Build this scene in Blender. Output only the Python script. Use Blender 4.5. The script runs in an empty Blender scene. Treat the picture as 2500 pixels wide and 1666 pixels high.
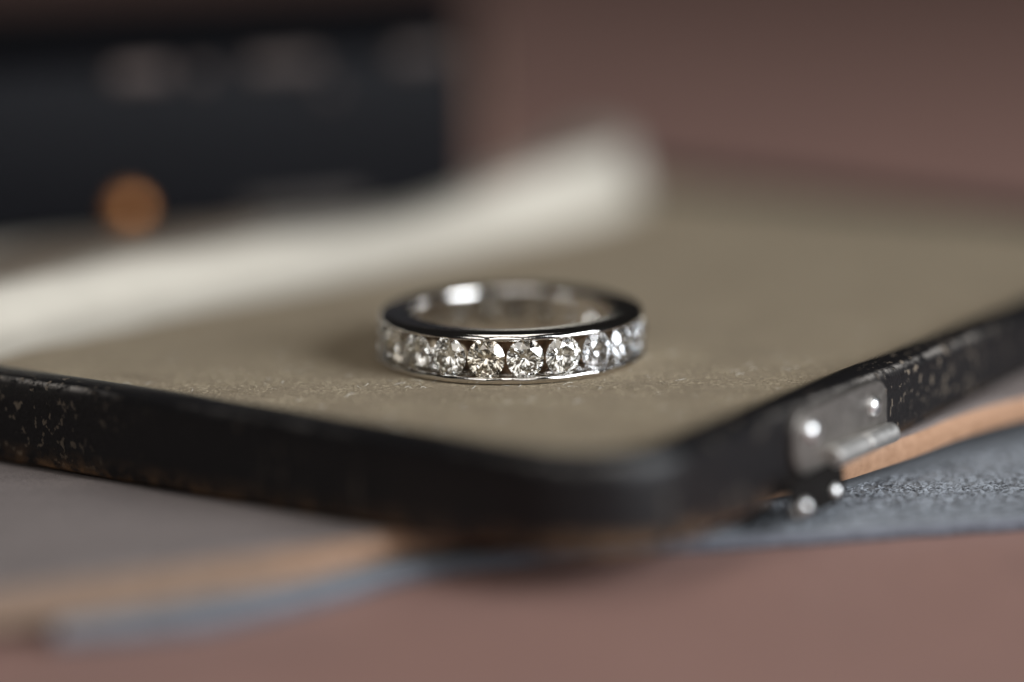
import bpy, math, random
from mathutils import Vector, Matrix, noise

# ------------------------------------------------------------------ basics
S = 0.001                                  # everything below is written in millimetres
scene = bpy.context.scene
col = scene.collection
R = math.radians

# ------------------------------------------------------------------ camera
PITCH, ROLL, DIST = R(12.6), R(1.0), 300.0
fwd = Vector((0, math.cos(PITCH), -math.sin(PITCH)))
r0 = Vector((1, 0, 0)); u0 = Vector((0, math.sin(PITCH), math.cos(PITCH)))
right = math.cos(ROLL) * r0 - math.sin(ROLL) * u0
up = math.sin(ROLL) * r0 + math.cos(ROLL) * u0
cpos = Vector((0, -10.6, 2.0)) + 1.4 * up - DIST * fwd
cd = bpy.data.cameras.new("camera")
cam = bpy.data.objects.new("camera", cd)
col.objects.link(cam)
M = Matrix((right, up, -fwd)).transposed().to_4x4()
M.translation = cpos * S
cam.matrix_world = M
cd.sensor_width = 36
cd.lens = 36 / 0.28
cd.clip_start = 0.005
cd.clip_end = 20
cd.dof.use_dof = True
cd.dof.focus_distance = (DIST - 0.9) * S
cd.dof.aperture_fstop = 4.2
scene.camera = cam

# ------------------------------------------------------------------ world, lamps, exposure
world = bpy.data.worlds.new("World")
scene.world = world
world.use_nodes = True
bg = world.node_tree.nodes["Background"]
bg.inputs[0].default_value = (0.95, 0.9, 0.85, 1)
bg.inputs[1].default_value = 0.022


def area_lamp(name, pos, target, sx, sy, watts, colour, spread=180):
    ld = bpy.data.lights.new(name, 'AREA')
    ld.shape = 'RECTANGLE'
    ld.size = sx * S; ld.size_y = sy * S
    ld.energy = watts; ld.color = colour; ld.spread = R(spread)
    o = bpy.data.objects.new(name, ld)
    col.objects.link(o)
    o.location = Vector(pos) * S
    d = Vector(target) - Vector(pos)
    o.rotation_euler = d.to_track_quat('-Z', 'Y').to_euler()
    return o


area_lamp("window_light", (520, -320, 250), (0, -15, 0), 440, 360, 2.9, (0.92, 0.96, 1.0), 80)
area_lamp("front_fill", (-140, -640, 400), (0, -20, 0), 760, 420, 0.95, (1.0, 0.96, 0.92), 90)  # unseen fill added in front so the diamonds pick up brightness
area_lamp("ceiling_light", (-20, -140, 800), (0, -60, 0), 500, 500, 0.50, (1.0, 0.95, 0.90), 70)

vs = scene.view_settings
vs.view_transform = 'Standard'
vs.look = 'None'
vs.exposure = -0.88
vs.gamma = 1.0
vs.use_curve_mapping = False
scene.render.engine = 'CYCLES'
cy = scene.cycles
cy.max_bounces = 20
cy.transmission_bounces = 18
cy.glossy_bounces = 10
cy.diffuse_bounces = 4
cy.caustics_reflective = True
cy.caustics_refractive = True
cy.blur_glossy = 0.3
cy.sample_clamp_indirect = 15.0


# ------------------------------------------------------------------ helpers
def obj(name, verts, faces, mat=None, parent=None, smooth=False, attrs=None, sharp=None):
    me = bpy.data.meshes.new(name)
    me.from_pydata([(v[0] * S, v[1] * S, v[2] * S) for v in verts], [], faces)
    if attrs:
        for an, vals in attrs.items():
            a = me.attributes.new(an, 'FLOAT', 'POINT')
            a.data.foreach_set('value', vals)
    me.validate()
    if smooth:
        me.polygons.foreach_set('use_smooth', [True] * len(me.polygons))
        if sharp:
            me.set_sharp_from_angle(angle=R(sharp))
    me.update()
    o = bpy.data.objects.new(name, me)
    col.objects.link(o)
    if mat:
        me.materials.append(mat)
    if parent:
        o.parent = parent
    return o


def empty(name, loc=(0, 0, 0)):
    o = bpy.data.objects.new(name, None)
    o.empty_display_size = 0.005
    col.objects.link(o)
    o.location = Vector(loc) * S
    return o


def tag(o, label=None, cat=None, group=None, kind=None):
    if label: o['label'] = label
    if cat: o['category'] = cat
    if group: o['group'] = group
    if kind: o['kind'] = kind
    return o


def loft(loops, closed=True, cap0=False, cap1=False):
    """loops: list of equally long vertex loops"""
    n = len(loops[0])
    verts = [v for lp in loops for v in lp]
    faces = []
    for j in range(len(loops) - 1):
        for i in range(n if closed else n - 1):
            k = (i + 1) % n
            faces.append((j * n + i, j * n + k, (j + 1) * n + k, (j + 1) * n + i))
    if cap0: faces.append(tuple(reversed(range(n))))
    if cap1: faces.append(tuple((len(loops) - 1) * n + i for i in range(n)))
    return verts, faces


def revolve(profile, n, wob=None):
    """closed (r,z) profile swept about z; wob(ri, angle) gives dr,dz"""
    m = len(profile)
    verts = []
    for i in range(n):
        a = 2 * math.pi * i / n
        for k, (r, z) in enumerate(profile):
            dr, dz = wob(k, a) if wob else (0, 0)
            verts.append(((r + dr) * math.cos(a), (r + dr) * math.sin(a), z + dz))
    faces = []
    for i in range(n):
        j = (i + 1) % n
        for k in range(m):
            l = (k + 1) % m
            faces.append((i * m + k, j * m + k, j * m + l, i * m + l))
    return verts, faces


def nz(x, y, z=0.0, s=1.0):
    return noise.noise(Vector((x * s, y * s, z * s)))


# ------------------------------------------------------------------ materials
class NT:
    def __init__(self, name):
        self.m = bpy.data.materials.new(name)
        self.m.use_nodes = True
        self.t = self.m.node_tree
        self.b = self.t.nodes.get("Principled BSDF")
        self.out = self.t.nodes.get("Material Output")
        tc = self.t.nodes.new("ShaderNodeTexCoord")
        mp = self.t.nodes.new("ShaderNodeMapping")
        mp.inputs['Scale'].default_value = (1000, 1000, 1000)      # texture space in mm
        self.t.links.new(tc.outputs['Object'], mp.inputs['Vector'])
        self.mm = mp.outputs[0]

    def n(self, kind, **kw):
        nd = self.t.nodes.new(kind)
        for k, v in kw.items():
            setattr(nd, k, v)
        return nd

    def link(self, a, b):
        self.t.links.new(a, b)

    def vec(self, scale):
        mp = self.n("ShaderNodeMapping")
        mp.inputs['Scale'].default_value = scale
        self.link(self.mm, mp.inputs['Vector'])
        return mp.outputs[0]

    def noise(self, scale, detail=4, rough=0.55, vec=None, dist=0.0):
        nd = self.n("ShaderNodeTexNoise")
        nd.inputs['Scale'].default_value = scale
        nd.inputs['Detail'].default_value = detail
        nd.inputs['Roughness'].default_value = rough
        nd.inputs['Distortion'].default_value = dist
        self.link(vec if vec else self.mm, nd.inputs['Vector'])
        return nd.outputs['Fac']

    def ramp(self, fac, stops):
        nd = self.n("ShaderNodeValToRGB")
        el = nd.color_ramp.elements
        while len(el) < len(stops): el.new(0.5)
        for e, (p, c) in zip(el, stops):
            e.position = p
            e.color = (*c, 1) if len(c) == 3 else c
        self.link(fac, nd.inputs[0])
        return nd.outputs[0]

    def rng(self, fac, a, b, lo=0.0, hi=1.0):
        nd = self.n("ShaderNodeMapRange")
        nd.inputs[1].default_value = a; nd.inputs[2].default_value = b
        nd.inputs[3].default_value = lo; nd.inputs[4].default_value = hi
        self.link(fac, nd.inputs[0])
        return nd.outputs[0]

    def math(self, op, a, b):
        nd = self.n("ShaderNodeMath", operation=op)
        for i, v in enumerate((a, b)):
            if isinstance(v, (int, float)): nd.inputs[i].default_value = v
            else: self.link(v, nd.inputs[i])
        return nd.outputs[0]

    def mix(self, fac, a, b):
        nd = self.n("ShaderNodeMix", data_type='RGBA')
        for sock, v in ((nd.inputs[0], fac), (nd.inputs[6], a), (nd.inputs[7], b)):
            if isinstance(v, tuple): sock.default_value = (*v, 1)
            elif isinstance(v, (int, float)): sock.default_value = v
            else: self.link(v, sock)
        return nd.outputs[2]

    def attr(self, name):
        nd = self.n("ShaderNodeAttribute", attribute_name=name)
        return nd.outputs['Fac']

    def bump(self, h, dist_mm, strength=1.0):
        nd = self.n("ShaderNodeBump")
        nd.inputs['Strength'].default_value = strength
        nd.inputs['Distance'].default_value = dist_mm * S
        self.link(h, nd.inputs['Height'])
        self.link(nd.outputs[0], self.b.inputs['Normal'])

    def set(self, **kw):
        names = {'color': 'Base Color', 'rough': 'Roughness', 'metal': 'Metallic', 'spec': 'Specular IOR Level',
                 'sheen': 'Sheen Weight', 'sheen_rough': 'Sheen Roughness', 'coat': 'Coat Weight',
                 'coat_rough': 'Coat Roughness'}
        for k, v in kw.items():
            s = self.b.inputs[names[k]]
            if isinstance(v, tuple): s.default_value = (*v, 1)
            elif isinstance(v, (int, float)): s.default_value = v
            else: self.link(v, s)
        return self


def mat_table():
    t = NT("table_paint")
    a = t.noise(0.03, 3); b = t.noise(0.5, 5)
    c = t.ramp(a, [(0.3, (0.26, 0.153, 0.128)), (0.7, (0.295, 0.176, 0.148))])
    c2 = t.mix(t.rng(b, 0.35, 0.75, 0, 0.35), c, (0.215, 0.125, 0.105))
    m = t.noise(0.035, 5, 0.6, None, 0.8)
    c2 = t.mix(t.rng(m, 0.42, 0.68, 0, 0.45), c2, (0.20, 0.125, 0.11))
    t.set(color=c2, rough=0.55, spec=0.3)
    t.bump(b, 0.05)
    return t.m


def mat_felt(name, c_lo, c_hi, fine=1.5):
    t = NT(name)
    a = t.noise(0.12, 4); b = t.noise(fine, 6, 0.7); d = t.noise(6.0, 3, 0.6)
    c = t.mix(t.rng(a, 0.3, 0.7), c_lo, c_hi)
    brush = t.noise(0.35, 4, 0.6, t.vec((0.22, 1.0, 1.0)), 0.6)
    c = t.mix(t.rng(brush, 0.35, 0.7, 0, 0.5), c, tuple(x * 0.78 for x in c_lo))
    dark = tuple(x * 0.62 for x in c_lo)
    c2 = t.mix(t.rng(b, 0.42, 0.66, 0, 0.55), c, dark)
    t.set(color=c2, rough=0.95, spec=0.1, sheen=0.04, sheen_rough=0.5)
    t.bump(t.math('ADD', b, t.math('MULTIPLY', d, 0.5)), 0.12)
    return t.m


def mat_fibre(name, c):
    t = NT(name)
    t.set(color=c, rough=0.7, spec=0.2)
    return t.m


def mat_black_leather(name, base=(0.007, 0.0066, 0.007), rough=0.30, wear=1.0, spec=0.24):
    """black painted leather, scuffed; 'edge_top' and 'edge_low' attributes mark the worn edges"""
    t = NT(name)
    v = t.vec((1, 1, 0.45))
    big = t.noise(0.07, 2)
    sc = t.noise(0.8, 5, 0.62, v, 0.4)
    fine = t.noise(3.5, 5, 0.65)
    chips = t.noise(1.7, 3, 0.5, t.vec((1, 1, 0.7)), 0.2)
    spots = t.math('MAXIMUM', t.math('MULTIPLY', t.rng(sc, 0.60, 0.70), t.rng(big, 0.46, 0.62)),
                   t.math('MULTIPLY', t.rng(chips, 0.60, 0.66), t.attr('scuff')))
    e1 = t.math('MULTIPLY', t.attr('edge_top'), t.rng(t.noise(0.9, 5, 0.7), 0.42, 0.60))
    e1 = t.math('MULTIPLY', e1, t.rng(t.noise(0.05, 1), 0.40, 0.60))
    e2 = t.math('MULTIPLY', t.attr('edge_low'), t.rng(t.noise(0.6, 5, 0.7), 0.42, 0.64))
    basec = t.mix(t.rng(fine, 0.35, 0.7), base, tuple(x * 2.0 for x in base))
    c = t.mix(t.math('MULTIPLY', spots, 0.6 * wear), basec, (0.22, 0.175, 0.13))
    c = t.mix(t.math('MULTIPLY', e1, 0.8), c, (0.36, 0.33, 0.30))
    c = t.mix(t.math('MULTIPLY', e2, 0.8), c, (0.25, 0.145, 0.075))
    w = t.math('MAXIMUM', t.math('MAXIMUM', spots, e1), e2)
    t.set(color=c, rough=t.rng(w, 0, 1, rough, 0.85), spec=spec)
    t.bump(t.math('SUBTRACT', t.math('MULTIPLY', fine, 0.5), t.math('MULTIPLY', w, 0.5)), 0.08)
    return t.m


def mat_plain(name, c, rough=0.6, metal=0.0, spec=0.4, var=0.25, scale=0.8, bump=0.03):
    t = NT(name)
    a = t.noise(scale, 5)
    t.set(color=t.mix(t.rng(a, 0.3, 0.7), tuple(x * (1 - var) for x in c), tuple(min(1, x * (1 + var)) for x in c)),
          rough=t.rng(a, 0.3, 0.7, rough * 0.85, rough * 1.1), metal=metal, spec=spec)
    t.bump(a, bump)
    return t.m


def mat_gold():
    t = NT("white_gold")
    a = t.noise(2.2, 3); b = t.noise(14, 3)
    t.set(color=(0.77, 0.745, 0.72), metal=1.0, rough=t.rng(b, 0.3, 0.7, 0.05, 0.14))
    t.bump(t.math('ADD', a, t.math('MULTIPLY', b, 0.06)), 0.02)
    return t.m


def mat_diamond(name, iors):
    m = bpy.data.materials.new(name)
    m.use_nodes = True
    t = m.node_tree
    t.nodes.clear()
    out = t.nodes.new("ShaderNodeOutputMaterial")
    prev = None
    for c, ior in iors:
        g = t.nodes.new("ShaderNodeBsdfGlass")
        g.inputs['Color'].default_value = (*c, 1)
        g.inputs['Roughness'].default_value = 0.0
        g.inputs['IOR'].default_value = ior
        if prev:
            ad = t.nodes.new("ShaderNodeAddShader")
            t.links.new(prev, ad.inputs[0]); t.links.new(g.outputs[0], ad.inputs[1])
            prev = ad.outputs[0]
        else:
            prev = g.outputs[0]
    t.links.new(prev, out.inputs['Surface'])
    return m


M_TABLE = mat_table()
M_FLOOR = mat_felt("beige_suede", (0.255, 0.202, 0.134), (0.31, 0.249, 0.168))
M_BLUE = mat_felt("blue_grey_suede", (0.185, 0.198, 0.218), (0.245, 0.26, 0.28), 2.2)
M_GREY = mat_felt("grey_brown_suede", (0.185, 0.155, 0.146), (0.225, 0.19, 0.178), 1.8)
M_BLACK = mat_black_leather("black_leather")
M_BOX = mat_black_leather("black_box_leather", (0.0030, 0.0031, 0.0042), 0.55, 0.05, 0.10)
def mat_tan_edge():
    """cut leather edge: clean tan, duller and greyer along its left part"""
    t = NT("tan_leather_edge")
    a = t.noise(1.2, 5)
    sep = t.n("ShaderNodeSeparateXYZ")
    t.link(t.mm, sep.inputs[0])
    vivid = t.mix(t.rng(a, 0.3, 0.7), (0.30, 0.168, 0.098), (0.40, 0.235, 0.145))
    dull = t.mix(t.rng(a, 0.3, 0.7), (0.165, 0.112, 0.08), (0.23, 0.158, 0.115))
    x = t.math('ADD', sep.outputs[0], t.rng(t.noise(0.12, 3), 0.2, 0.8, -8.0, 8.0))
    t.set(color=t.mix(t.rng(x, -22.0, 4.0), dull, vivid), rough=0.65, spec=0.3)
    t.bump(a, 0.04)
    return t.m


M_TAN = mat_tan_edge()
M_CREAM = mat_plain("cream_satin", (0.50, 0.465, 0.40), 0.34, spec=0.5, var=0.05, scale=0.3)
M_FLAP = mat_plain("tan_flap_leather", (0.21, 0.13, 0.085), 0.55, var=0.15)
M_STEEL = mat_plain("nickel_plate", (0.27, 0.25, 0.23), 0.5, 1.0, var=0.12, scale=1.6)
M_RIVET = mat_plain("polished_nickel", (0.80, 0.80, 0.80), 0.30, 1.0, var=0.04, scale=2)
M_BARREL = mat_plain("brushed_nickel", (0.62, 0.605, 0.58), 0.5, 1.0, var=0.06, scale=2)
M_SHADE_TAB = mat_plain("shade_black", (0.007, 0.006, 0.0055), 0.7, 0.0, spec=0.1, var=0.3, scale=2)  # matte black painted in as shade below the clasp barrel
M_BRASS = mat_plain("brass", (0.46, 0.20, 0.075), 0.5, 1.0, var=0.1, scale=1)
M_GOLD = mat_gold()
M_DIAMOND = mat_diamond("diamond", [((1.0, 1.0, 0.99), 2.418)])
M_WARM = mat_diamond("warm_diamond", [((0.995, 0.982, 0.952), 2.415)])
M_COOL = mat_diamond("cool_diamond", [((0.985, 0.991, 1.0), 2.42)])
M_FIB1 = mat_fibre("pale_fibre", (0.35, 0.295, 0.205))
M_LINT = mat_fibre("white_lint", (0.75, 0.73, 0.68))
M_FIB2 = mat_fibre("blue_fibre", (0.29, 0.31, 0.34))
M_FIB3 = mat_fibre("dark_blue_fibre", (0.06, 0.065, 0.075))

# ------------------------------------------------------------------ table
ZT = -10.2
tv, tf = [], []
NX, NY = 40, 40
for j in range(NY + 1):
    for i in range(NX + 1):
        tv.append((-900 + 1800 * i / NX, -450 + 1700 * j / NY, ZT))
for j in range(NY):
    for i in range(NX):
        a = j * (NX + 1) + i
        tf.append((a, a + 1, a + NX + 2, a + NX + 1))
tag(obj("tabletop", tv, tf, M_TABLE, smooth=True), kind='structure')


# ------------------------------------------------------------------ leather sheets under the case
def interp(pts, x):
    """smooth interpolation of (x,y) points"""
    for i in range(len(pts) - 1):
        if pts[i][0] <= x <= pts[i + 1][0]:
            p0 = pts[max(i - 1, 0)]; p1 = pts[i]; p2 = pts[i + 1]; p3 = pts[min(i + 2, len(pts) - 1)]
            t = (x - p1[0]) / (p2[0] - p1[0])
            m1 = (p2[1] - p0[1]) / (p2[0] - p0[0]) * (p2[0] - p1[0])
            m2 = (p3[1] - p1[1]) / (p3[0] - p1[0]) * (p2[0] - p1[0])
            return ((2 * t**3 - 3 * t**2 + 1) * p1[1] + (t**3 - 2 * t**2 + t) * m1 +
                    (-2 * t**3 + 3 * t**2) * p2[1] + (t**3 - t**2) * m2)
    return pts[0][1] if x < pts[0][0] else pts[-1][1]


def sheet(parts, x0, x1, front, back, zt, zb, nxs=140, nys=22, lift=None, seed=0, skive=None):
    """a sheet of leather: top, cut edge and underside as separate parts of `parts` (name, material) x2"""
    top, edge, ze = [], [], []
    for j in range(nys + 1):
        for i in range(nxs + 1):
            x = x0 + (x1 - x0) * i / nxs
            f = interp(front, x) + 0.25 * nz(x, seed, 0, 0.35) + 0.1 * nz(x, seed, 3, 1.3)
            y = f + (interp(back, x) - f) * (j / nys) ** 1.6
            z = 0.16 * nz(x, y, seed, 0.09) + (lift(x, y) if lift else 0)
            rnd = 0.25 if j == 0 else 0.0
            top.append((x, y, zt + z - rnd))
    tf = []
    for j in range(nys):
        for i in range(nxs):
            a = j * (nxs + 1) + i
            tf.append((a, a + 1, a + nxs + 2, a + nxs + 1))
    ring = [i for i in range(nxs + 1)]
    ring += [(nxs + 1) * j + nxs for j in range(1, nys + 1)]
    ring += [(nxs + 1) * nys + i for i in range(nxs - 1, -1, -1)]
    ring += [(nxs + 1) * j for j in range(nys - 1, 0, -1)]
    cx = sum(top[i][0] for i in ring) / len(ring)
    loops = []
    h = zt - zb
    for fr, bul in ((0, 0), (0.25, 0.22), (0.6, 0.28), (1.0, 0.05)):
        lp = []
        for i in ring:
            x, y, z = top[i]
            l = lift(x, y) if lift else 0
            k = -bul if i <= nxs else 0
            sk = (skive(x) * fr ** 0.8 if (skive and i <= nxs) else 0)
            lp.append((x, y - sk + k * (1 + 0.5 * nz(x, fr * 4, seed, 0.8)), z - (z - (zb + l)) * fr))
        loops.append(lp)
    ev, ef = loft(loops, True, False, True)
    return top, tf, ev, ef


def ss(x, a, b):
    t = min(1, max(0, (x - a) / (b - a)))
    return t * t * (3 - 2 * t)


def rise(x, y):
    return 2.2 * ss(x, 14, 46)


# upper sheet: grey-brown suede face, tan cut edge
lower_front = [(-34, -48.6), (-27.2, -47.4), (-21.9, -45.4), (-14.1, -39.4), (-6.3, -33.0), (2, -29.6), (10.9, -27.8), (25, -25.2), (41, -22.2), (60, -18), (90, -10)]
upper_front = [(-95, -78), (-70, -63), (-52, -53), (-37.8, -45.3), (-29.2, -41), (-22.5, -37.6), (-15.9, -34.4), (-9.7, -31.6), (0, -27.5), (12, -22.5), (24, -15.7), (32, -10.3), (38, -4.6), (44, 0.3), (60, 14), (95, 46)]
root = empty("leather_sheet", (0, 0, 0))
tag(root, "grey-brown suede sheet with a thick tan cut edge directly under the case", "leather sheet")
a, b, c, d = sheet(None, -95, 92, upper_front, [(-95, -20), (-60, 4), (0, 20), (60, 50), (92, 60)], -6.55, -8.75, seed=2, lift=rise, skive=lambda x: 3.6 * (1 - ss(x, -19, -7)))
obj("suede_face", a, b, M_GREY, root, True)
obj("cut_edge", c, d, M_TAN, root, True, sharp=50)

root = empty("suede_sheet", (0, 0, 0))
tag(root, "blue-grey suede sheet lying lowest, between tabletop and tan-edged sheet", "suede sheet")
a, b, c, d = sheet(None, -33.5, 90, lower_front, [(-33.5, -30), (0, -5), (90, 30)], -8.82, -10.1, seed=7)
obj("suede_face", a, b, M_BLUE, root, True)
M_BEDGE = mat_plain("blue_cut_edge", (0.105, 0.11, 0.13), 0.85, var=0.45, scale=1.6, bump=0.15)
obj("cut_edge", c, d, M_BEDGE, root, True, sharp=50)
blue_root = root

# ------------------------------------------------------------------ the case (tray)
CN = Vector((8.13, -45.12)); E1 = Vector((math.cos(R(54.93)), math.sin(R(54.93)))); E2 = Vector((-E1.y, E1.x))
LEN1, LEN2, RAD = 110.0, 80.0, 9.8


def cp(a, b, z):
    p = CN + E1 * a + E2 * b
    return (p.x, p.y, z)


def rrect(inset, step=1.3, wob=0.0):
    """rounded rectangle in case coordinates -> list of (a,b); same count for every inset"""
    r = max(RAD - inset, 0.5)
    pts = []
    corners = ((RAD, RAD, 180), (LEN1 - RAD, RAD, 270), (LEN1 - RAD, LEN2 - RAD, 0), (RAD, LEN2 - RAD, 90))
    for k, (cx, cy_, a0) in enumerate(corners):
        for q in range(25):
            an = R(a0 + 90 * q / 24)
            pts.append((cx + r * math.cos(an), cy_ + r * math.sin(an)))
        nx_, ny_, na = corners[(k + 1) % 4]
        an = R(a0 + 90)
        p = pts[-1]; an2 = R(na)
        qn = (nx_ + r * math.cos(an2), ny_ + r * math.sin(an2))
        L = (LEN1 if k % 2 == 0 else LEN2) - 2 * RAD
        ns = int(L / step)
        for s in range(1, ns):
            f = s / ns
            pts.append((p[0] + (qn[0] - p[0]) * f, p[1] + (qn[1] - p[1]) * f))
    return pts


case = empty("jewellery_case", (0, 0, 0))
tag(case, "scuffed black leather case, shallow tray lined with beige suede, ring lying in it", "jewellery case")

prof = [(2.2, -6.5, 0, 0.6), (0.7, -6.35, 0, 1), (0.22, -6.0, 0, 1), (0.05, -5.4, 0, 0.25), (0.0, -4.2, 0, 0), (0.0, -2.4, 0, 0), (0.03, -0.8, 0, 0),
        (0.10, 0.15, 0, 0), (0.22, 0.55, 0.1, 0), (0.45, 0.86, 1, 0), (0.62, 0.96, 0.45, 0), (0.8, 1.02, 0, 0), (1.3, 1.09, 0, 0), (2.2, 1.12, 0, 0), (3.0, 1.08, 0, 0),
        (3.45, 0.95, 0, 0), (3.7, 0.6, 0, 0), (3.78, 0.1, 0, 0), (3.8, -0.5, 0, 0)]
loops, et, el, scf = [], [], [], []
for k, (ins, z, e1_, e2_) in enumerate(prof):
    lp = []
    for (a, b) in rrect(ins):
        z = prof[k][1]
        w = 0.10 * nz(a, b, z * 0.3, 0.25) + 0.04 * nz(a, b, z, 1.1)
        if k < 5:
            g = cp(a, b, 0)
            z = z + rise(g[0], g[1]) * (1.0 if k < 3 else 0.6 if k == 3 else 0.3)
        p = cp(a, b, z + 0.07 * nz(a, b, 5, 0.15) + 0.02 * nz(a, b, 2, 1.5))
        n = Vector((a - LEN1 / 2, b - LEN2 / 2)).normalized()
        q = E1 * n.x + E2 * n.y
        lp.append((p[0] + q.x * w, p[1] + q.y * w, p[2]))
        side = ss(a, 36, 42) * (1 - ss(a, 52, 64)) if b < 3 else (0.75 * ss(b, 44, 60) if a < 3 else 0.0)
        et.append(e1_ * (1.0 if side > 0.02 else 0.55)); el.append(min(1.0, e2_ * (1 + 1.5 * (1 - ss(a + b, 5, 16)))) if k != 3 else e2_ + 0.55 * (1 - ss(a + b, 5, 16))); scf.append(side)
    loops.append(lp)
v, f = loft(loops)
obj("tray_wall", v, f, M_BLACK, case, True, {'edge_top': et, 'edge_low': el, 'scuff': scf})
# underside
lp = [cp(a, b, -6.42 + rise(*cp(a, b, 0)[:2])) for a, b in rrect(1.6)]
obj("tray_underside", lp + [(x, y, z + 0.5) for x, y, z in lp], loft([lp, lp])[1] + [tuple(reversed(range(len(lp))))], M_BLACK, case)

# floor: fan of inset loops, slightly uneven
ins = [3.6, 4.2, 5.2, 7, 9]
loops = [[cp(a, b, 0.06 * nz(a, b, 1, 0.12) - (0.0 if q else 0.05)) for a, b in rrect(x)] for q, x in enumerate(ins)]
v, f = loft(loops)
# inner grid
last = len(loops) - 1
n = len(loops[0])
cap = tuple(last * n + i for i in range(n))
obj("tray_floor", v, f + [cap], M_FLOOR, case, False)

# cream hinge flap: coves up from the tray floor along the hinge side and runs back under the lid
foot = [(-70, -28), (-43.7, 1.6), (-30, 16), (-17, 29.7), (-5, 43.0), (5.5, 55.5), (10.5, 62.5), (13.2, 68.5), (14.0, 75)]
back = [(-78, 42), (-50, 52), (-40, 56), (-28, 60), (-16, 66), (-6, 72), (1, 79), (6, 84), (9.5, 86)]
NS_, NU_ = 64, 44
fv, ff = [], []


def along(pts, t):
    t = t * (len(pts) - 1)
    i = min(int(t), len(pts) - 2); q = t - i
    p0 = Vector(pts[max(i - 1, 0)]); p1 = Vector(pts[i]); p2 = Vector(pts[i + 1]); p3 = Vector(pts[min(i + 2, len(pts) - 1)])
    return 0.5 * (2 * p1 + (p2 - p0) * q + (2 * p0 - 5 * p1 + 4 * p2 - p3) * q * q + (3 * p1 - p0 - 3 * p2 + p3) * q**3)


for i in range(NS_ + 1):
    t = i / NS_
    a = along(foot, t); b = along(back, t)
    L = (b - a).length
    w = ss(t, 0.15, 0.75)
    run = 11.5 * (1 - w) + 4.0 * w                 # how far the cove takes to reach its crest
    crest = (4.0 * (1 - w) + 5.6 * w) * (1 - 0.42 * math.exp(-((t - 0.45) / 0.13) ** 2))
    backz = 1.4 + 3.2 * ss(t, 0.72, 0.95)
    low = 1.1 * (1 - w) + 0.2 * w
    endk = 1.0 - 0.85 * ss(t, 0.93, 1.0) ** 2
    for k in range(NU_ + 1):
        d = L * (k / NU_) ** 1.3
        z = low * ss(d, 0, run * 0.8) + (crest - low) * ss(d, run * (0.55 * (1 - w)), run)
        if d > run:
            z = crest + (backz - crest) * ss(d, run, run + 14)
        z += (0.45 * nz(a.x, a.y + d, 0, 0.09) + 0.18 * nz(a.x + d, a.y, 4, 0.28)) * min(1, d / 5)
        p = a + (b - a) * (d / L)
        fv.append((p.x, p.y, (z + 0.1) * endk - 0.12))
for i in range(NS_):
    for k in range(NU_):
        q = i * (NU_ + 1) + k
        ff.append((q, q + NU_ + 1, q + NU_ + 2, q + 1))
nb = len(fv)
rim = [i * (NU_ + 1) for i in range(NS_ + 1)] + [NS_ * (NU_ + 1) + k for k in range(1, NU_ + 1)] + \
      [i * (NU_ + 1) + NU_ for i in range(NS_ - 1, -1, -1)] + [k for k in range(NU_ - 1, 0, -1)]
for q in rim:
    fv.append((fv[q][0], fv[q][1], min(fv[q][2] - 0.8, -0.6)))
for i in range(len(rim)):
    j = (i + 1) % len(rim)
    ff.append((rim[j], rim[i], nb + i, nb + j))
hinge = obj("hinge_flap", fv, ff, M_CREAM, case, True, sharp=55)


def flap_z(x, y):
    q = min(range(nb), key=lambda i: (fv[i][0] - x) ** 2 + (fv[i][1] - y) ** 2)
    return fv[q][2]


# tan strip on the flap, widened and greyed to put shade behind its crest
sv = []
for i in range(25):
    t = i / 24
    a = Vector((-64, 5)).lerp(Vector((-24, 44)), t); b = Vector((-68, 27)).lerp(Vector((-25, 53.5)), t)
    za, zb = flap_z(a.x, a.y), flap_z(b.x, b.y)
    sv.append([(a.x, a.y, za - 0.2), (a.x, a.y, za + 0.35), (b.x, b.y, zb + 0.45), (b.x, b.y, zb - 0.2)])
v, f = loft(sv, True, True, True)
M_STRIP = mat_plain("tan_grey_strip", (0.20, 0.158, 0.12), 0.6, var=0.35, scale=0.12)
obj("tan_shade_strip", v, f, M_STRIP, hinge, True, sharp=50)

# ------------------------------------------------------------------ clasp on the near right wall
def wallp(a, z, out):
    return Vector(cp(a, -out, z))


def plate_on_wall(a0, a1, z0, z1, out0, out1, rad, name, mat, parent, notch=None, seg=6):
    """rounded plate in the wall plane with real thickness and bevel"""
    def outline(ins):
        pts = []
        for cx, cz, s in ((a0 + rad, z0 + rad, 180), (a1 - rad, z0 + rad, 270), (a1 - rad, z1 - rad, 0), (a0 + rad, z1 - rad, 90)):
            for q in range(seg + 1):
                an = R(s + 90 * q / seg)
                pts.append((cx + (rad - ins) * math.cos(an), cz + (rad - ins) * math.sin(an)))
        return pts
    loops = [[wallp(a, z, o) for a, z in outline(i)] for i, o in ((0, out0), (0, out1 - 0.1), (0.1, out1), (0.5, out1 + 0.02))]
    v, f = loft(loops, True, True, True)
    return obj(name, v, f, mat, parent, True, sharp=35)


def dome(name, centre, axis, rad, h, mat, parent, n=20):
    axis = axis.normalized()
    x = axis.orthogonal().normalized(); y = axis.cross(x)
    loops = []
    for r_, z_ in ((1.0, -0.3), (1.0, 0.12), (0.95, 0.35), (0.82, 0.62), (0.6, 0.84), (0.32, 0.97), (0.05, 1.0)):
        loops.append([centre + (x * math.cos(2 * math.pi * i / n) + y * math.sin(2 * math.pi * i / n)) * rad * r_ + axis * h * z_ for i in range(n)])
    v, f = loft(loops, True, True, True)
    return obj(name, v, f, mat, parent, True)


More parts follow.
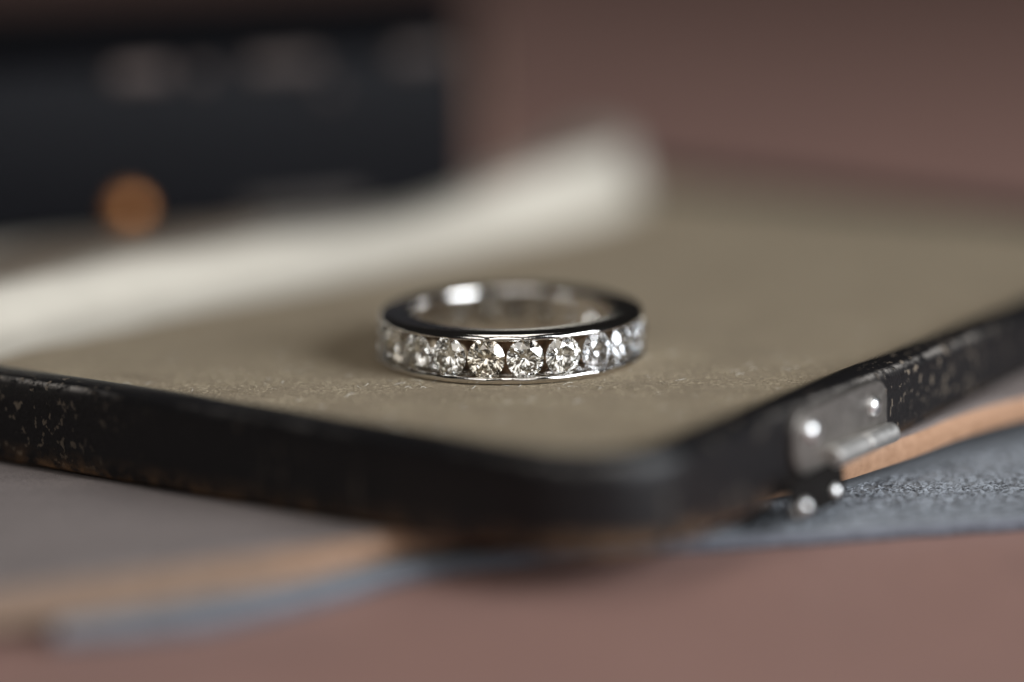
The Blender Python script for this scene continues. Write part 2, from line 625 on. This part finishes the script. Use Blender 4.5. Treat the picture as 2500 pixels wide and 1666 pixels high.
def tube(name, p0, p1, rad, mat, parent, n=20, bev=0.15):
    ax = (p1 - p0).normalized()
    x = ax.orthogonal().normalized(); y = ax.cross(x)
    loops = []
    for p, r_ in ((p0, rad - bev), (p0 + ax * bev, rad), (p1 - ax * bev, rad), (p1, rad - bev)):
        loops.append([p + (x * math.cos(2 * math.pi * i / n) + y * math.sin(2 * math.pi * i / n)) * r_ for i in range(n)])
    v, f = loft(loops, True, True, True)
    return obj(name, v, f, mat, parent, True, sharp=35)


WN = Vector((-E2.x, -E2.y, 0))
clasp = plate_on_wall(23.4, 37.9, -4.5, 0.75, -0.3, 0.62, 1.7, "clasp_plate", M_STEEL, case)
dome("rivet", wallp(25.7, -1.2, 0.62), WN, 0.95, 0.6, M_RIVET, clasp)
dome("rivet", wallp(35.6, -1.2, 0.62), WN, 0.85, 0.55, M_RIVET, clasp)
tube("hinge_barrel", wallp(28.0, -3.7, 1.2), wallp(32.9, -3.7, 1.2), 0.85, M_BARREL, clasp)
tube("hinge_barrel", wallp(33.05, -3.7, 1.2), wallp(37.6, -3.7, 1.2), 0.85, M_BARREL, clasp)
# tongue added under the barrel, black to stand in for shade, holding the studs
tl = []
for q, (o, z) in enumerate(((1.2, -4.3), (1.25, -5.2), (1.4, -6.2), (1.5, -6.9), (1.6, -7.3), (1.65, -7.4))):
    k = 0.0 if q < 4 else (0.5 if q == 4 else 1.4)
    tl.append([wallp(21.2 + k, z, o), wallp(29.6 - k, z, o), wallp(29.6 - k, z, o - 0.3), wallp(21.2 + k, z, o - 0.3)])
v, f = loft(tl, True, True, True)
shade_tab = obj("clasp_shade_tab", v, f, M_SHADE_TAB, case, True, sharp=40)
dome("stud", wallp(23.3, -6.55, 1.5), WN + Vector((0, 0, 0.25)), 0.6, 0.45, M_RIVET, shade_tab)
dome("stud", wallp(21.9, -6.7, 1.5), WN + Vector((0, 0, 0.25)), 0.42, 0.35, M_STEEL, shade_tab)
dome("stud", wallp(28.0, -6.4, 1.5), WN + Vector((0, 0, 0.25)), 0.6, 0.45, M_RIVET, shade_tab)

# ------------------------------------------------------------------ open lid lying back behind the hinge flap
LIDM = Matrix.Translation(Vector((-4.0, 56.5, 1.9))) @ Matrix.Rotation(R(17.5), 4, 'Z')
BW, BD, BH = 100.0, 60.0, 16.6


def lidp(p):
    return LIDM @ Vector(p)


def round_slab(x0, x1, z0, z1, y0, y1, rad, bev=0.8, seg=8):
    """box with rounded outline in xz and bevelled front/back edges"""
    def outline(ins):
        pts = []
        for cx, cz, s in ((x0 + rad, z0 + rad, 180), (x1 - rad, z0 + rad, 270), (x1 - rad, z1 - rad, 0), (x0 + rad, z1 - rad, 90)):
            for q in range(seg + 1):
                an = R(s + 90 * q / seg)
                pts.append((cx + (rad - ins) * math.cos(an), cz + (rad - ins) * math.sin(an)))
        # subdivide straight runs
        out = []
        for i, p in enumerate(pts):
            q = pts[(i + 1) % len(pts)]
            L = math.hypot(q[0] - p[0], q[1] - p[1])
            nn = max(1, int(L / 2.0)) if ins >= 0 else 1
            out.append(p)
        return out
    loops = [[(x, y, z) for x, z in outline(i)] for i, y in ((bev, y0), (0.3 * bev, y0 + 0.3 * bev), (0, y0 + bev), (0, y1 - bev), (bev, y1))]
    return loft(loops, True, True, True)


v, f = round_slab(-BW, 0, 0.0, BH, 0, BD, 3.8)
et = [0.0 for p in v]
el = [0.0 for p in v]
lid = obj("lid", [lidp((p[0] + 0.33 * p[1], p[1], p[2])) for p in v], f, M_BOX, case, True, {'edge_top': et, 'edge_low': el}, sharp=50)
# worn lengths of welt along its front top edge
M_WELT = mat_plain("worn_welt", (0.07, 0.052, 0.047), 0.6, var=0.5, scale=0.15)
for x0, x1, zc in ((-36, -30, BH - 0.9), (-28, -26, BH - 1.2), (-22.5, -15, BH - 0.8), (-15, -13.5, BH - 3.6), (-7.5, -1.5, BH - 0.7)):
    tube("worn_edge", lidp((x0, 0.15, zc)), lidp((x1, 0.15, zc)), 0.9, M_WELT, lid, 12, 0.5)
v, f = round_slab(-2, 14.0, -4.0, BH - 1.0, 40, 43, 4.0)
obj("lid_lining", [lidp(p) for p in v], f, M_FLAP, lid, True, sharp=50)
dome("brass_stud", lidp((-34.6, -0.1, 2.6)), Vector((0.3, -1, 0.15)), 1.7, 1.1, M_BRASS, lid)
M_TRIM = mat_plain("brown_trim", (0.032, 0.024, 0.02), 0.6, var=0.4, scale=0.2)
v, f = round_slab(-23, -11, 0.4, 2.4, -0.35, 0.5, 0.8, 0.3)
obj("worn_trim", [lidp(p) for p in v], f, M_TRIM, lid, True, sharp=50)

# ------------------------------------------------------------------ the ring
ring = empty("diamond_ring", (0.0, -0.8, -0.12))
ring.rotation_euler = (R(-0.85), 0, 0)
ring.scale = (1.02, 1.02, 1.085)
tag(ring, "white gold eternity ring channel-set with round diamonds, lying on beige suede", "ring")
ZM = 1.95
TOPP = [(8.5, 3.32), (8.5, 3.74), (8.56, 3.85), (8.68, 3.9), (10.48, 3.9), (10.66, 3.875), (10.82, 3.77), (10.92, 3.62), (10.97, 3.50),
        (10.96, 3.42), (10.90, 3.37), (10.74, 3.36), (10.60, 3.38), (10.56, 3.60), (10.36, 3.60), (10.1, 3.36), (9.3, 3.06), (9.0, 3.0), (9.0, 3.2), (8.75, 3.32)]


def lip(k, a):
    if 8 <= k <= 12:
        w = 0.035 * nz(math.cos(a) * 10, math.sin(a) * 10, k * 0.15, 0.9) + 0.02 * math.sin(21 * a + 1.0)
        return (0.6 * w, w)
    if 5 <= k <= 7:
        return (0.012 * nz(math.cos(a) * 10, math.sin(a) * 10, 0, 0.8), 0)
    return (0, 0)


v, f = revolve(TOPP, 300, lip)
obj("upper_rail", v, f, M_GOLD, ring, True, sharp=40)
BOTP = [(r, 2 * ZM - z) for r, z in TOPP]
BOTP[4:13] = [(10.5, 0.0), (10.82, 0.015), (10.98, 0.07), (11.06, 0.18), (11.08, 0.38), (11.05, 0.50), (10.97, 0.56), (10.74, 0.57), (10.60, 0.54)]
v, f = revolve(BOTP, 300, lambda k, a: tuple(-t for t in lip(k, a + 0.9)))
f = [tuple(reversed(q)) for q in f]
obj("lower_rail", v, f, M_GOLD, ring, True, sharp=40)

# inner band pierced under every stone
NS = 21
TH0 = R(-90 + 5.8)
HOLE = 0.72
bv, bf = [], []


def cell(th, r, flip):
    hw = math.pi / NS; hh = 1.40
    n = 40; rings = 5
    base = len(bv)
    for q in range(rings):
        t = q / (rings - 1)
        for i in range(n):
            an = 2 * math.pi * i / n + math.pi / 4
            cx, cz = math.cos(an), math.sin(an)
            ix, iz = HOLE * cx / 8.7, HOLE * cz
            m = max(abs(cx), abs(cz))
            ox, oz = hw * cx / m, hh * cz / m
            ax = th + ix * (1 - t) + ox * t; zz = iz * (1 - t) + oz * t
            bv.append((r * math.cos(ax), r * math.sin(ax), ZM + zz))
    for q in range(rings - 1):
        for i in range(n):
            k = (i + 1) % n
            fc = (base + q * n + i, base + q * n + k, base + (q + 1) * n + k, base + (q + 1) * n + i)
            bf.append(fc if flip else tuple(reversed(fc)))
    return base, n


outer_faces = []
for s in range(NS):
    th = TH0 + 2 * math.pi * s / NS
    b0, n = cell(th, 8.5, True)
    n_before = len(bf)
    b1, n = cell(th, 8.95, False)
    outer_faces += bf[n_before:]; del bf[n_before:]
    for i in range(n):
        k = (i + 1) % n
        bf.append((b0 + i, b1 + i, b1 + k, b0 + k))
def used(faces):
    ids = sorted({i for q in faces for i in q}); m = {k: i for i, k in enumerate(ids)}
    return [bv[k] for k in ids], [tuple(m[i] for i in q) for q in faces]


obj("inner_band", *used(bf), M_GOLD, ring, True, sharp=40)
M_SEAT = mat_plain("shaded_channel", (0.20, 0.125, 0.075), 0.45, 1.0, var=0.4, scale=2.5)  # dark brown puts shade and brown reflection into the gaps between stones
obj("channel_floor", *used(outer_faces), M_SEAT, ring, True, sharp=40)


def brilliant(rad):
    T, Sx, G1, G2, L = [], [], [], [], []
    tz, tr, sl = 0.30, 0.57, 0.28 / 0.43
    for i in range(8):
        a = R(45 * i); h = R(45 * i + 22.5)
        T.append((tr * math.cos(a), tr * math.sin(a), tz))
        s = 0.77
        z = tz - sl * (s * math.cos(R(22.5)) - tr)
        Sx.append((s * math.cos(h), s * math.sin(h), z))
        l = 0.24
        L.append((l * math.cos(h), l * math.sin(h), -0.02 - 0.862 * (1 - l * math.cos(R(22.5)))))
    for i in range(16):
        a = R(22.5 * i)
        G1.append((math.cos(a), math.sin(a), 0.02)); G2.append((math.cos(a), math.sin(a), -0.02))
    v = T + Sx + G1 + G2 + L + [(0, 0, -0.882)]
    t, s, g, k, l, c = 0, 8, 16, 32, 48, 56
    f = [tuple(range(8))]
    for i in range(8):
        j = (i + 1) % 8; p = (i - 1) % 8
        f.append((t + i, s + i, t + j))
        f.append((t + i, s + p, g + 2 * i, s + i))
        f.append((s + i, g + 2 * i, g + 2 * i + 1))
        f.append((s + i, g + 2 * i + 1, g + (2 * i + 2) % 16))
        f.append((k + 2 * i, c, l + i) if False else (c, l + i, k + 2 * i, l + p))
        f.append((l + i, k + 2 * i + 1, k + 2 * i))
        f.append((l + i, k + (2 * i + 2) % 16, k + 2 * i + 1))
    for i in range(16):
        j = (i + 1) % 16
        f.append((g + i, k + i, k + j, g + j))
    return [(x * rad, y * rad, z * rad) for x, y, z in v], f


dv, df = brilliant(1.545)
stone0 = None
random.seed(11)
for s in range(NS):
    th = TH0 + 2 * math.pi * s / NS
    if stone0 is None:
        o = stone0 = obj("diamond", dv, df, M_DIAMOND, ring)
    else:
        o = stone0.copy()
        col.objects.link(o)
        o.parent = ring
    if s in (20, 17, 5, 11):
        o.material_slots[0].link = 'OBJECT'; o.material_slots[0].material = M_WARM
    elif s in (2, 3, 4, 14, 8):
        o.material_slots[0].link = 'OBJECT'; o.material_slots[0].material = M_COOL
    ax = Vector((math.cos(th), math.sin(th), 0))
    rot = ax.to_track_quat('Z', 'Y').to_matrix().to_4x4()
    spin = Matrix.Rotation(random.uniform(0, 6.28), 4, 'Z')
    tilt = Matrix.Rotation(R(random.uniform(-2.5, 2.5)), 4, 'X') @ Matrix.Rotation(R(random.uniform(-2.5, 2.5)), 4, 'Y')
    o.matrix_local = Matrix.Translation(Vector((ax.x * 10.6, ax.y * 10.6, ZM)) * S) @ rot @ tilt @ spin


# ------------------------------------------------------------------ loose nap fibres
def fibres(name, count, place, mat, parent, lmin, lmax, wid, rise):
    v, f = [], []
    made = 0
    while made < count:
        p = place()
        if p is None: continue
        made += 1
        x, y, z = p
        a = random.uniform(0, 6.283); L = random.uniform(lmin, lmax) ; bend = random.uniform(-1.2, 1.2)
        w = wid * random.uniform(0.6, 1.3); h = rise * random.uniform(0.2, 1.0)
        b = len(v)
        for k in range(4):
            t = k / 3
            aa = a + bend * t
            x2 = x + math.cos(aa) * L * t; y2 = y + math.sin(aa) * L * t
            z2 = z - 0.02 + h * math.sin(math.pi * min(1, t * 0.8)) 
            sx, sy = -math.sin(aa) * w / 2, math.cos(aa) * w / 2
            v.append((x2 - sx, y2 - sy, z2)); v.append((x2 + sx, y2 + sy, z2)); v.append((x2, y2, z2 + w))
        for k in range(3):
            i = b + 3 * k
            f.append((i, i + 3, i + 5, i + 2)); f.append((i + 1, i + 2, i + 5, i + 4))
    o = obj(name, v, f, mat, parent)
    o['kind'] = 'stuff'
    return o


random.seed(3)


def on_floor():
    x = random.uniform(-48, 48); y = random.gauss(-13, 9)
    q = Vector((x, y)) - CN
    a, b = q.dot(E1), q.dot(E2)
    if x * x + y * y < 100: return None
    if not (4.5 < a < LEN1 - 5 and 4.5 < b < LEN2 - 6): return None
    if nz(x, y, 0, 0.25) < random.uniform(-0.5, 0.45): return None
    return (x, y, 0.06 * nz(a, b, 1, 0.12))


fibres("suede_nap", 16000, on_floor, M_FIB1, case, 0.12, 0.45, 0.016, 0.06)
fibres("lint", 110, on_floor, M_LINT, case, 0.4, 1.2, 0.016, 0.2)


def on_blue():
    x = random.uniform(14, 60); y = random.uniform(-26, 14)
    f = interp(lower_front, x)
    if y < f + 0.6 or y > interp(upper_front, x) + 0.5: return None
    return (x, y, -8.82 + 0.16 * nz(x, y, 7, 0.09))


def on_blue_clumps():
    p = on_blue()
    if p is None or nz(p[0] * 0.6, p[1], 0, 0.9) < random.uniform(-0.1, 0.3): return None
    return p


fibres("suede_nap", 9000, on_blue, M_FIB2, blue_root, 0.25, 0.7, 0.045, 0.22)
fibres("suede_nap", 2600, on_blue_clumps, M_FIB3, blue_root, 0.25, 0.6, 0.045, 0.10)
